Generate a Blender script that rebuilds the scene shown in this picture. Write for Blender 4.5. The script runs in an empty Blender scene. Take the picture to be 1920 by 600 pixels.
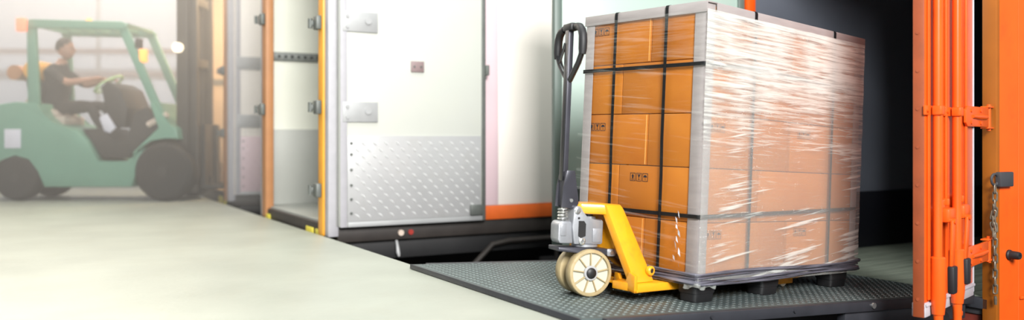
import bpy, bmesh, math, random
from mathutils import Vector, Matrix, Euler
random.seed(7)
scn = bpy.context.scene
COL = scn.collection
PI = math.pi
rad = math.radians

# ------------------------------------------------------------------ camera
H, F, CU, CV = 0.70, 1600.0, 960.0, 258.0          # eye height, focal length in pixels, principal point
cam_d = bpy.data.cameras.new('camera')
cam = bpy.data.objects.new('camera', cam_d)
COL.objects.link(cam)
cam.location = (0, 0, H)
cam.rotation_euler = (PI/2, 0, 0)
cam_d.sensor_width = 36
cam_d.lens = 36*F/1920
cam_d.shift_y = -42/1920
cam_d.clip_start = .05
cam_d.dof.use_dof = True
cam_d.dof.focus_distance = 4.15
cam_d.dof.aperture_fstop = 0.92
scn.camera = cam

# ------------------------------------------------------------------ world, lamps, exposure
scn.view_settings.view_transform = 'Standard'
scn.view_settings.look = 'None'
scn.view_settings.gamma = 1
scn.view_settings.exposure = 0.0
scn.view_settings.use_curve_mapping = False
world = bpy.data.worlds.new('overcast_sky')
scn.world = world
world.use_nodes = True
bg = world.node_tree.nodes['Background']
bg.inputs['Color'].default_value = (0.90, 0.95, 1.0, 1)
bg.inputs['Strength'].default_value = 0.40

def area(name, loc, target, sx, sy, power, color):
    l = bpy.data.lights.new(name, 'AREA')
    l.shape = 'RECTANGLE'; l.size = sx; l.size_y = sy
    l.energy = power; l.color = color
    o = bpy.data.objects.new(name, l); COL.objects.link(o)
    o.location = loc
    o.rotation_euler = (Vector(target)-Vector(loc)).to_track_quat('-Z', 'Y').to_euler()
    return o
area('yard_daylight', (1.9, -4.6, 4.6), (1.4, 4.2, .6), 3.0, 3.0, 2000, (1.0, .985, .965))  # added key light behind the camera, aimed at the load
area('dock_ceiling_light', (-.7, 4.3, 5.6), (-.8, 6.4, .3), 3.6, 1.6, 235, (.95, 1.0, .93))  # added fill over the dock to brighten the white truck's side
area('warehouse_ceiling_light', (-5.4, 10.6, 5.4), (-5.4, 10.2, 0), 6.0, 5.0, 1150, (1.0, .86, .70))  # added warm fill to brighten the forklift, floor and haze

# ------------------------------------------------------------------ materials
def mat(name, color, rough=.5, metal=0, var=.12, scale=14, bump=.0, bscale=60, spec=.5, dirt=None, dirt_amt=.0, dirt_scale=5, stretch=None, coat=0):
    m = bpy.data.materials.new(name); m.use_nodes = True
    nt = m.node_tree; N = nt.nodes; L = nt.links
    b = N['Principled BSDF']
    tc = N.new('ShaderNodeTexCoord')
    src = tc.outputs['Object']
    if stretch:
        mp = N.new('ShaderNodeMapping'); mp.inputs['Scale'].default_value = stretch
        L.new(src, mp.inputs['Vector']); src = mp.outputs['Vector']
    n = N.new('ShaderNodeTexNoise'); n.inputs['Scale'].default_value = scale; n.inputs['Detail'].default_value = 4
    L.new(src, n.inputs['Vector'])
    cr = N.new('ShaderNodeValToRGB')
    c = Vector(color)
    cr.color_ramp.elements[0].color = (*[max(0, x*(1-var)) for x in c], 1)
    cr.color_ramp.elements[1].color = (*[min(1, x*(1+var)) for x in c], 1)
    cr.color_ramp.elements[0].position = .3; cr.color_ramp.elements[1].position = .7
    L.new(n.outputs['Fac'], cr.inputs['Fac'])
    out = cr.outputs['Color']
    if dirt:
        n2 = N.new('ShaderNodeTexNoise'); n2.inputs['Scale'].default_value = dirt_scale; n2.inputs['Detail'].default_value = 8; n2.inputs['Roughness'].default_value = .7
        L.new(src, n2.inputs['Vector'])
        r2 = N.new('ShaderNodeValToRGB')
        r2.color_ramp.elements[0].position = .52; r2.color_ramp.elements[0].color = (0, 0, 0, 1)
        r2.color_ramp.elements[1].position = .74; r2.color_ramp.elements[1].color = (dirt_amt,)*3 + (1,)
        L.new(n2.outputs['Fac'], r2.inputs['Fac'])
        mx = N.new('ShaderNodeMix'); mx.data_type = 'RGBA'
        L.new(r2.outputs['Color'], mx.inputs[0]); L.new(out, mx.inputs[6]); mx.inputs[7].default_value = (*dirt, 1)
        out = mx.outputs[2]
    L.new(out, b.inputs['Base Color'])
    b.inputs['Roughness'].default_value = rough
    b.inputs['Metallic'].default_value = metal
    b.inputs['Specular IOR Level'].default_value = spec
    b.inputs['Coat Weight'].default_value = coat
    if bump:
        n3 = N.new('ShaderNodeTexNoise'); n3.inputs['Scale'].default_value = bscale; n3.inputs['Detail'].default_value = 5
        L.new(src, n3.inputs['Vector'])
        bp = N.new('ShaderNodeBump'); bp.inputs['Strength'].default_value = bump; bp.inputs['Distance'].default_value = .01
        L.new(n3.outputs['Fac'], bp.inputs['Height']); L.new(bp.outputs['Normal'], b.inputs['Normal'])
    return m

def emit(name, color, strength):
    m = bpy.data.materials.new(name); m.use_nodes = True
    b = m.node_tree.nodes['Principled BSDF']
    b.inputs['Base Color'].default_value = (*color, 1)
    b.inputs['Emission Color'].default_value = (*color, 1)
    b.inputs['Emission Strength'].default_value = strength
    return m

M = {}
M['concrete'] = mat('concrete', (.37, .39, .335), .42, var=.10, scale=1.6, bump=.12, bscale=30, dirt=(.34, .34, .28), dirt_amt=.45, dirt_scale=2.2)
M['asphalt'] = mat('asphalt', (.02, .02, .02), .9, bump=.4, bscale=80)
M['white_wall'] = mat('white_wall', (.82, .82, .83), .6, var=.03)
M['red_rail'] = mat('red_rail', (.48, .20, .17), .5)
M['orange'] = mat('orange_paint', (.74, .095, .009), .30, var=.07, scale=5, dirt=(.45, .06, .01), dirt_amt=.5, dirt_scale=7, coat=.08, spec=.35)
M['orange_edge'] = mat('rust_orange_paint', (.27, .058, .018), .5, var=.10, scale=9, dirt=(.16, .05, .02), dirt_amt=.5, dirt_scale=14)
M['orange_post'] = mat('amber_paint', (.30, .085, .004), .5, var=.08, scale=6)  # truck orange darkened, the post's shadow put into the colour
M['amber'] = mat('yellow_orange_paint', (.80, .36, .03), .45, var=.08, scale=6)
M['brown_post'] = mat('brown_orange_paint', (.45, .21, .09), .5, var=.08, scale=6)
M['truck_white'] = mat('truck_white', (.57, .58, .535), .35, var=.02, scale=2, dirt=(.6, .6, .52), dirt_amt=.25, dirt_scale=3)
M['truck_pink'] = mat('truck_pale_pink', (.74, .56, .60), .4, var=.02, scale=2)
M['truck_cream'] = mat('truck_cream', (.88, .82, .76), .4, var=.02, scale=2)
M['latch_brown'] = mat('latch_brown', (.26, .19, .19), .5, var=.06)
M['stripe'] = mat('orange_stripe', (.72, .13, .02), .4, var=.05)
M['tread'] = mat('aluminium_tread', (.44, .44, .445), .40, metal=.15, var=.06, scale=4, dirt=(.34, .33, .31), dirt_amt=.5, dirt_scale=4)
M['tread_bump'] = mat('worn_tread_crest', (.66, .66, .66), .35, metal=.15, var=.06, scale=6)  # lighter than the sheet: light caught on the crests, painted in
M['alu'] = mat('aluminium', (.42, .425, .43), .55, metal=.25, var=.06, scale=8)
M['gasket'] = mat('grey_gasket', (.44, .43, .46), .5, var=.05)
M['grey_green'] = mat('grey_green_panel', (.33, .43, .385), .45, var=.04, scale=2)
M['dark_green'] = mat('dark_green_frame', (.085, .12, .105), .45, var=.06, scale=4)
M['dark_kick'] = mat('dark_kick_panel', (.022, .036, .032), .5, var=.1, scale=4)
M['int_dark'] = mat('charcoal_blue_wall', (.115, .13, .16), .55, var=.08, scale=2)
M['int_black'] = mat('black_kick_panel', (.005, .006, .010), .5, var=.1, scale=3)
M['int_pale'] = mat('pale_interior', (.78, .79, .70), .5, var=.03, scale=2)
M['int_grey'] = mat('grey_interior_kick', (.40, .41, .38), .5, var=.04, scale=3)
M['int_warm'] = mat('warm_interior', (.62, .47, .31), .5, var=.06, scale=2)
M['track'] = mat('steel_track', (.14, .15, .14), .5, metal=.3)
M['chassis'] = mat('chassis_brown_black', (.030, .024, .021), .55, var=.2, scale=8)
M['chassis_black'] = mat('chassis_black', (.010, .010, .011), .6, var=.2, scale=8)
M['red_frame'] = mat('dark_red_frame', (.13, .020, .012), .5, var=.15, scale=8)
M['plank'] = mat('worn_plank', (.13, .15, .12), .6, var=.25, scale=3, stretch=(1, 14, 1), bump=.2, bscale=12)
M['plate'] = mat('steel_plate', (.095, .122, .122), .42, metal=.55, var=.12, scale=5, dirt=(.05, .06, .06), dirt_amt=.6, dirt_scale=6)
M['plate_tread'] = mat('worn_steel_tread', (.165, .195, .195), .42, metal=.5, var=.1, scale=20)
M['plate_edge'] = mat('plate_edge_steel', (.035, .037, .045), .45, metal=.3, var=.15, scale=8)
M['bolt'] = mat('zinc_bolt', (.62, .62, .60), .3, metal=.9, var=.05)
M['black_plastic'] = mat('black_plastic', (.011, .011, .012), .48, var=.15, scale=8)
M['black_rubber'] = mat('black_rubber', (.014, .014, .016), .55, var=.15, scale=12)
M['black_steel'] = mat('black_painted_steel', (.012, .012, .014), .32, var=.15, scale=12, coat=.2)
M['charcoal_steel'] = mat('charcoal_steel', (.055, .055, .068), .36, metal=.4, var=.12, scale=10)
M['pump_alu'] = mat('cast_aluminium', (.34, .35, .375), .36, metal=.45, var=.07, scale=14, bump=.08, bscale=120)
M['yellow'] = mat('yellow_paint', (.80, .34, .010), .33, var=.06, scale=8, dirt=(.42, .17, .02), dirt_amt=.45, dirt_scale=11, coat=.3)
M['nylon'] = mat('cream_nylon', (.50, .49, .40), .42, var=.05, scale=10, dirt=(.45, .36, .20), dirt_amt=.3, dirt_scale=12)
M['nylon_rim'] = mat('worn_nylon_rim', (.38, .30, .16), .5, var=.12, scale=18, dirt=(.30, .18, .08), dirt_amt=.8, dirt_scale=16)
M['nylon_web'] = mat('nylon_web', (.66, .64, .50), .5, var=.06, scale=12)
M['strap'] = mat('black_strap', (.007, .008, .009), .6, var=.2, scale=40, spec=.2)
M['board'] = mat('pale_edge_board', (.30, .275, .27), .6, var=.10, scale=6, stretch=(1, 1, 5), bump=.05, bscale=40)
M['tape'] = mat('carton_tape', (.74, .34, .08), .35, var=.05)
M['ink'] = mat('blue_black_ink', (.010, .011, .020), .6, var=.05)
M['chain'] = mat('rusty_chain', (.17, .135, .10), .5, metal=.6, var=.25, scale=40)
M['hasp'] = mat('dark_grey_hasp', (.045, .045, .05), .5, var=.1)
M['fl_green'] = mat('forklift_green', (.16, .34, .25), .4, var=.05, scale=3)
M['fl_dark'] = mat('forklift_dark', (.035, .032, .030), .55, var=.1)
M['tyre'] = mat('tyre_rubber', (.022, .020, .019), .75, var=.1)
M['seat'] = mat('pale_seat_vinyl', (.62, .52, .44), .5, var=.05)
M['mast'] = mat('mast_steel', (.060, .052, .045), .5, var=.12, metal=.2)
M['lpg'] = mat('orange_gas_cylinder', (.85, .42, .06), .4, var=.05)
M['skin'] = mat('skin', (.45, .24, .16), .5, var=.05)
M['shirt'] = mat('black_shirt', (.018, .017, .017), .8, var=.15)
M['trouser'] = mat('dark_trousers', (.040, .033, .030), .8, var=.15)
M['hair'] = mat('dark_hair', (.03, .02, .015), .6, var=.2)
M['shoe'] = mat('tan_shoe', (.38, .27, .14), .6, var=.1)
M['paper'] = mat('pale_sheet', (.72, .72, .80), .6, var=.03)
M['lime'] = mat('pale_lime', (.55, .78, .42), .5, var=.05)
M['bump_yellow'] = mat('dock_bumper_yellow', (.70, .60, .06), .55, var=.1)
M['amber_lamp'] = emit('amber_lamp_glow', (1.0, .42, .08), 1.4)
M['red_lamp'] = emit('red_lamp_glow', (1.0, .22, .12), 1.3)
M['head_lamp'] = emit('head_lamp_glow', (1.0, .86, .62), 2.2)
M['window_glow'] = emit('daylit_window', (.93, .95, 1.0), 1.05)  # glow added so the white far wall looks bright
M['cream_lamp'] = mat('lamp_lens', (.75, .62, .52), .3, var=.05)
M['red_lens'] = mat('red_lens', (.40, .05, .04), .3, var=.05)

def cardboard(name, c0, c1):
    m = bpy.data.materials.new(name); m.use_nodes = True
    nt = m.node_tree; N = nt.nodes; L = nt.links; b = N['Principled BSDF']
    tc = N.new('ShaderNodeTexCoord')
    oi = N.new('ShaderNodeObjectInfo')
    ad = N.new('ShaderNodeVectorMath'); ad.operation = 'ADD'
    sc_ = N.new('ShaderNodeVectorMath'); sc_.operation = 'SCALE'; sc_.inputs['Scale'].default_value = 9
    L.new(tc.outputs['Object'], ad.inputs[0]); 
    cb = N.new('ShaderNodeCombineXYZ'); L.new(oi.outputs['Random'], cb.inputs[0]); L.new(oi.outputs['Random'], cb.inputs[2])
    L.new(cb.outputs[0], sc_.inputs[0]); L.new(sc_.outputs[0], ad.inputs[1])
    n = N.new('ShaderNodeTexNoise'); n.inputs['Scale'].default_value = 3.5; n.inputs['Detail'].default_value = 6
    L.new(ad.outputs[0], n.inputs['Vector'])
    cr = N.new('ShaderNodeValToRGB')
    cr.color_ramp.elements[0].color = (*c0, 1); cr.color_ramp.elements[1].color = (*c1, 1)
    cr.color_ramp.elements[0].position = .32; cr.color_ramp.elements[1].position = .68
    L.new(n.outputs['Fac'], cr.inputs['Fac'])
    L.new(cr.outputs['Color'], b.inputs['Base Color'])
    b.inputs['Roughness'].default_value = .62
    w = N.new('ShaderNodeTexWave'); w.inputs['Scale'].default_value = 55; w.inputs['Distortion'].default_value = 1.5
    w.bands_direction = 'Z'
    L.new(tc.outputs['Object'], w.inputs['Vector'])
    bp = N.new('ShaderNodeBump'); bp.inputs['Strength'].default_value = .025; bp.inputs['Distance'].default_value = .003
    L.new(w.outputs['Fac'], bp.inputs['Height']); L.new(bp.outputs['Normal'], b.inputs['Normal'])
    return m
M['carton'] = cardboard('brown_cardboard', (.380, .113, .006), (.470, .160, .011))

def film_material(name, lo, hi, base, milk, scale, tilt, gloss, tint=(.90, .95, .90)):
    """clear stretch film: mostly see-through, milky where the layers are pulled into pleats"""
    m = bpy.data.materials.new(name); m.use_nodes = True
    nt = m.node_tree; N = nt.nodes; L = nt.links
    for n in list(N):
        if n.type != 'OUTPUT_MATERIAL': N.remove(n)
    out = [n for n in N if n.type == 'OUTPUT_MATERIAL'][0]
    tc = N.new('ShaderNodeTexCoord')
    mp = N.new('ShaderNodeMapping'); mp.inputs['Scale'].default_value = scale
    L.new(tc.outputs['Object'], mp.inputs['Vector'])
    n1 = N.new('ShaderNodeTexNoise'); n1.inputs['Scale'].default_value = 1; n1.inputs['Detail'].default_value = 7; n1.inputs['Roughness'].default_value = .68; n1.inputs['Distortion'].default_value = .5
    L.new(mp.outputs[0], n1.inputs['Vector'])
    n2 = N.new('ShaderNodeTexNoise'); n2.inputs['Scale'].default_value = 2.6; n2.inputs['Detail'].default_value = 3
    L.new(tc.outputs['Object'], n2.inputs['Vector'])
    # film gets denser towards the top wraps
    sep = N.new('ShaderNodeSeparateXYZ'); L.new(tc.outputs['Object'], sep.inputs[0])
    mr = N.new('ShaderNodeMapRange'); mr.inputs['From Min'].default_value = .30; mr.inputs['From Max'].default_value = 1.25
    mr.inputs['To Min'].default_value = -.17; mr.inputs['To Max'].default_value = .15
    L.new(sep.outputs['Z'], mr.inputs['Value'])
    a = N.new('ShaderNodeMath'); a.operation = 'ADD'; L.new(n1.outputs['Fac'], a.inputs[0]); L.new(mr.outputs[0], a.inputs[1])
    s2 = N.new('ShaderNodeMath'); s2.operation = 'MULTIPLY_ADD'; s2.inputs[1].default_value = .55; s2.inputs[2].default_value = -.275
    L.new(n2.outputs['Fac'], s2.inputs[0])
    a2 = N.new('ShaderNodeMath'); a2.operation = 'ADD'; L.new(a.outputs[0], a2.inputs[0]); L.new(s2.outputs[0], a2.inputs[1])
    # long pleats pulled at a slant across the middle of the load
    vr = N.new('ShaderNodeVectorRotate'); vr.rotation_type = 'EULER_XYZ'; vr.inputs['Rotation'].default_value = tilt
    L.new(tc.outputs['Object'], vr.inputs['Vector'])
    mp3 = N.new('ShaderNodeMapping'); mp3.inputs['Scale'].default_value = (1.7, 1.7, 52); L.new(vr.outputs[0], mp3.inputs['Vector'])
    n3 = N.new('ShaderNodeTexNoise'); n3.inputs['Scale'].default_value = 1; n3.inputs['Detail'].default_value = 5; n3.inputs['Roughness'].default_value = .6
    L.new(mp3.outputs[0], n3.inputs['Vector'])
    a3 = N.new('ShaderNodeMath'); a3.operation = 'ADD'; L.new(n3.outputs['Fac'], a3.inputs[0]); L.new(s2.outputs[0], a3.inputs[1])
    mr3 = N.new('ShaderNodeMapRange'); mr3.inputs['From Min'].default_value = .55; mr3.inputs['From Max'].default_value = .67; mr3.inputs['To Max'].default_value = .9*milk
    L.new(a3.outputs[0], mr3.inputs['Value'])
    cr = N.new('ShaderNodeValToRGB')
    cr.color_ramp.elements[0].position = lo; cr.color_ramp.elements[0].color = (base,)*3+(1,)
    cr.color_ramp.elements[1].position = hi; cr.color_ramp.elements[1].color = (milk,)*3+(1,)
    L.new(a2.outputs[0], cr.inputs['Fac'])
    tr = N.new('ShaderNodeBsdfTransparent')
    df = N.new('ShaderNodeBsdfDiffuse'); df.inputs['Color'].default_value = (*tint, 1)
    tl = N.new('ShaderNodeBsdfTranslucent'); tl.inputs['Color'].default_value = (*tint, 1)
    mx0 = N.new('ShaderNodeMixShader'); mx0.inputs[0].default_value = .25
    L.new(df.outputs[0], mx0.inputs[1]); L.new(tl.outputs[0], mx0.inputs[2])
    mm = N.new('ShaderNodeMath'); mm.operation = 'MAXIMUM'; L.new(cr.outputs['Color'], mm.inputs[0]); L.new(mr3.outputs[0], mm.inputs[1])
    mx = N.new('ShaderNodeMixShader'); L.new(mm.outputs[0], mx.inputs[0]); L.new(tr.outputs[0], mx.inputs[1]); L.new(mx0.outputs[0], mx.inputs[2])
    gl = N.new('ShaderNodeBsdfGlossy'); gl.inputs['Roughness'].default_value = .16
    bp = N.new('ShaderNodeBump'); bp.inputs['Strength'].default_value = .8; bp.inputs['Distance'].default_value = .01
    L.new(n1.outputs['Fac'], bp.inputs['Height']); L.new(bp.outputs['Normal'], gl.inputs['Normal'])
    fr = N.new('ShaderNodeFresnel'); fr.inputs['IOR'].default_value = 1.4
    fm = N.new('ShaderNodeMath'); fm.operation = 'MULTIPLY'; fm.inputs[1].default_value = gloss
    L.new(fr.outputs[0], fm.inputs[0])
    mx2 = N.new('ShaderNodeMixShader'); L.new(fm.outputs[0], mx2.inputs[0]); L.new(mx.outputs[0], mx2.inputs[1]); L.new(gl.outputs[0], mx2.inputs[2])
    L.new(mx2.outputs[0], out.inputs['Surface'])
    return m
M['film'] = film_material('stretch_film', .47, .70, .25, .92, (3.0, 3.0, 85), (0, rad(7), 0), .22)  # milkier copy, the stronger light on the long side put into it
M['film_thin'] = film_material('stretch_film_thin', .58, .86, .0, .13, (3.0, 3.0, 85), (rad(-5), 0, 0), .18)  # same wrap made clearer, the shade of the ends put into it
M['film_roll'] = mat('bunched_film', (.105, .105, .13), .22, var=.9, scale=3.5, stretch=(1.2, 1.2, 40), spec=.7, bump=.5, bscale=6)
M['film_shred'] = mat('crumpled_film', (.45, .46, .50), .3, var=.25, scale=20, spec=.7, bump=.5, bscale=30)

# ------------------------------------------------------------------ mesh helpers
class MB:
    def __init__(s): s.bm = bmesh.new()
    def box(s, c, size, rot=None, bevel=0, seg=2):
        r = bmesh.ops.create_cube(s.bm, size=1)
        vs = r['verts']
        mt = Matrix.Translation(c) @ (rot.to_4x4() if rot else Matrix()) @ Matrix.Diagonal((*size, 1))
        bmesh.ops.transform(s.bm, matrix=mt, verts=vs)
        if bevel:
            es = list({e for v in vs for e in v.link_edges})
            bmesh.ops.bevel(s.bm, geom=es, offset=bevel, segments=seg, affect='EDGES', profile=.5)
        return s
    def bb(s, x0, x1, y0, y1, z0, z1, bevel=0, seg=2):
        return s.box(((x0+x1)/2, (y0+y1)/2, (z0+z1)/2), (abs(x1-x0), abs(y1-y0), abs(z1-z0)), None, bevel, seg)
    def cyl(s, p0, p1, r0, r1=None, n=20, cap=True):
        if r1 is None: r1 = r0
        p0, p1 = Vector(p0), Vector(p1); ax = p1-p0
        r = bmesh.ops.create_cone(s.bm, cap_ends=cap, segments=n, radius1=r0, radius2=r1, depth=ax.length)
        q = Vector((0, 0, 1)).rotation_difference(ax.normalized()).to_matrix().to_4x4()
        bmesh.ops.transform(s.bm, matrix=Matrix.Translation((p0+p1)/2) @ q, verts=r['verts'])
        return s
    def sph(s, c, r, sc=(1, 1, 1), u=16, v=10):
        k = bmesh.ops.create_uvsphere(s.bm, u_segments=u, v_segments=v, radius=r)
        bmesh.ops.transform(s.bm, matrix=Matrix.Translation(c) @ Matrix.Diagonal((*sc, 1)), verts=k['verts'])
        return s
    def tube(s, pts, r, n=10, closed=False, flat=1.0):
        pts = [Vector(p) for p in pts]; k = len(pts)
        rs = r if isinstance(r, (list, tuple)) else [r]*k
        rings = []; ref = None
        for i in range(k):
            if closed: tg = pts[(i+1) % k]-pts[i-1]
            else: tg = pts[min(i+1, k-1)]-pts[max(i-1, 0)]
            tg.normalize()
            if ref is None:
                ref = Vector((0, 0, 1)) if abs(tg.z) < .9 else Vector((1, 0, 0))
            a = (ref-tg*ref.dot(tg)).normalized(); b = tg.cross(a); ref = a
            rings.append([s.bm.verts.new(pts[i]+(a*math.cos(2*PI*j/n)+b*math.sin(2*PI*j/n)*flat)*rs[i]) for j in range(n)])
        for i in range(k if closed else k-1):
            A, B = rings[i], rings[(i+1) % k]
            for j in range(n): s.bm.faces.new((A[j], A[(j+1) % n], B[(j+1) % n], B[j]))
        if not closed:
            s.bm.faces.new(rings[0][::-1]); s.bm.faces.new(rings[-1])
        return s
    def prism(s, poly, lo, hi, axis='y', bevel=0):
        """poly: 2D outline; axis: extrusion axis. 2D axes: y->(x,z)  x->(y,z)  z->(x,y)"""
        def P(a, b, h): return {'y': (a, h, b), 'x': (h, a, b), 'z': (a, b, h)}[axis]
        A = [s.bm.verts.new(P(a, b, lo)) for a, b in poly]; B = [s.bm.verts.new(P(a, b, hi)) for a, b in poly]
        fs = [s.bm.faces.new(A), s.bm.faces.new(B[::-1])]
        n = len(poly)
        for i in range(n): fs.append(s.bm.faces.new((A[i], B[i], B[(i+1) % n], A[(i+1) % n])))
        if bevel:
            es = list({e for f in fs for e in f.edges})
            bmesh.ops.bevel(s.bm, geom=es, offset=bevel, segments=2, affect='EDGES', profile=.5)
        return s
    def lathe(s, prof, c, axis, n=28):
        """prof: (radius, height along axis) list"""
        ax = Vector(axis).normalized(); ref = Vector((0, 0, 1)) if abs(ax.z) < .9 else Vector((1, 0, 0))
        a = (ref-ax*ref.dot(ax)).normalized(); b = ax.cross(a); c = Vector(c)
        rings = [[s.bm.verts.new(c+ax*h+(a*math.cos(2*PI*j/n)+b*math.sin(2*PI*j/n))*max(r, 1e-4)) for j in range(n)] for r, h in prof]
        for A, B in zip(rings, rings[1:]):
            for j in range(n): s.bm.faces.new((A[j], A[(j+1) % n], B[(j+1) % n], B[j]))
        s.bm.faces.new(rings[0][::-1]); s.bm.faces.new(rings[-1])
        return s
    def quadpatch(s, fn, nu, nv):
        g = [[s.bm.verts.new(fn(i/nu, j/nv)) for j in range(nv+1)] for i in range(nu+1)]
        for i in range(nu):
            for j in range(nv): s.bm.faces.new((g[i][j], g[i+1][j], g[i+1][j+1], g[i][j+1]))
        return s
    def mesh(s, name, m, smooth=35):
        bmesh.ops.recalc_face_normals(s.bm, faces=s.bm.faces)
        me = bpy.data.meshes.new(name); s.bm.to_mesh(me); s.bm.free()
        if m is not None: me.materials.append(M[m] if isinstance(m, str) else m)
        if smooth:
            me.polygons.foreach_set('use_smooth', [True]*len(me.polygons))
            me.set_sharp_from_angle(angle=rad(smooth))
        return me
    def build(s, name, m, parent=None, mw=None, smooth=35):
        o = bpy.data.objects.new(name, s.mesh(name, m, smooth)); COL.objects.link(o)
        if parent: o.parent = parent
        if mw is not None: o.matrix_local = mw
        return o

def tag(o, label=None, cat=None, group=None, kind=None):
    if label: o['label'] = label
    if cat: o['category'] = cat
    if group: o['group'] = group
    if kind: o['kind'] = kind
    return o
def thing(name, mw, label, cat, group=None):
    e = bpy.data.objects.new(name, None); COL.objects.link(e); e.empty_display_size = .1
    e.matrix_world = mw
    return tag(e, label, cat, group)
def part(name, me, parent, mw=None):
    o = bpy.data.objects.new(name, me); COL.objects.link(o); o.parent = parent
    if mw is not None: o.matrix_local = mw
    return o

# ------------------------------------------------------------------ frames of the place
RZ30 = Matrix.Rotation(rad(30), 4, 'Z')              # dock frame: X = away from the dock edge (T), Y = along the dock (d)
def dock(T, d, z=0): return RZ30 @ Vector((T, d, z))
SLOPE = .052
PLATE_T0 = 1.805
MP = Matrix.Translation(dock(PLATE_T0, 0, .025)) @ RZ30 @ Matrix.Rotation(math.atan(SLOPE), 4, 'Y')
def ray(u, v): return Vector(((u-CU)/F, 1, -(v-CV)/F))
def on_plate(u, v):
    n = MP.to_3x3() @ Vector((0, 0, 1)); k = ray(u, v); c = Vector((0, 0, H))
    return c + k*(n.dot(MP.translation-c)/n.dot(k))
YAW = rad(9.7)
ML = Matrix.Translation(on_plate(1303, 570)) @ (MP.to_3x3() @ Matrix.Rotation(YAW, 3, 'Z')).to_4x4()   # the load and the jack

EDGE_T = 1.88
# ------------------------------------------------------------------ setting
fl = MB().bb(-14, EDGE_T, -6, 26, -1.05, 0, bevel=.012).build('floor', 'concrete', None, RZ30); tag(fl, kind='structure')
gr = MB().bb(EDGE_T+.01, 16, -6, 26, -1.15, -1.05).build('yard_ground', 'asphalt', None, RZ30); tag(gr, kind='structure')
# far wall of the warehouse: white, with glowing panels added between red rails to brighten it
WY = 15.6
wb = MB().bb(-16, 2.5, WY, WY+.25, 0, 6).build('wall_back', 'white_wall'); tag(wb, kind='structure')
k = 0
for z0, z1 in ((.45, 1.74), (1.96, 2.22), (2.32, 5.4)):
    for i in range(6):
        k += 1
        x0 = -15+i*2.5
        w = MB().bb(x0, x0+2.38, WY-.03, WY-.004, z0, z1).build('window_%d' % k, 'window_glow'); tag(w, kind='structure')
for i, (z, h) in enumerate(((2.27, .10), (1.85, .06))):
    r = MB().bb(-15.8, 2.2, WY-.10, WY-.032, z-h/2, z+h/2, bevel=.01).build('trim_%d' % (i+1), 'red_rail'); tag(r, kind='structure')

# ------------------------------------------------------------------ box trucks in the background (dock frame)
def tread_bumps(mb, x0, x1, z0, z1, y, px, pz, ln, wd, h, sgn=-1):
    """raised lozenges on a vertical sheet facing sgn*y"""
    i = 0; z = z0
    while z < z1:
        x = x0+(px/2 if i % 2 else 0)
        while x < x1:
            a = rad(38)
            ca, sa = math.cos(a), math.sin(a)
            def q(p, r, hh): return (x+p*ca-r*sa, y+sgn*hh, z-p*sa-r*ca)
            vs = [mb.bm.verts.new(q(*t)) for t in ((-ln, 0, 0), (0, wd, 0), (ln, 0, 0), (0, -wd, 0), (-ln*.45, 0, h), (ln*.45, 0, h))]
            for f in ((0, 1, 5, 4), (1, 2, 5), (2, 3, 4, 5), (3, 0, 4)): mb.bm.faces.new([vs[t] for t in f])
            x += px
        z += pz; i += 1

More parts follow.
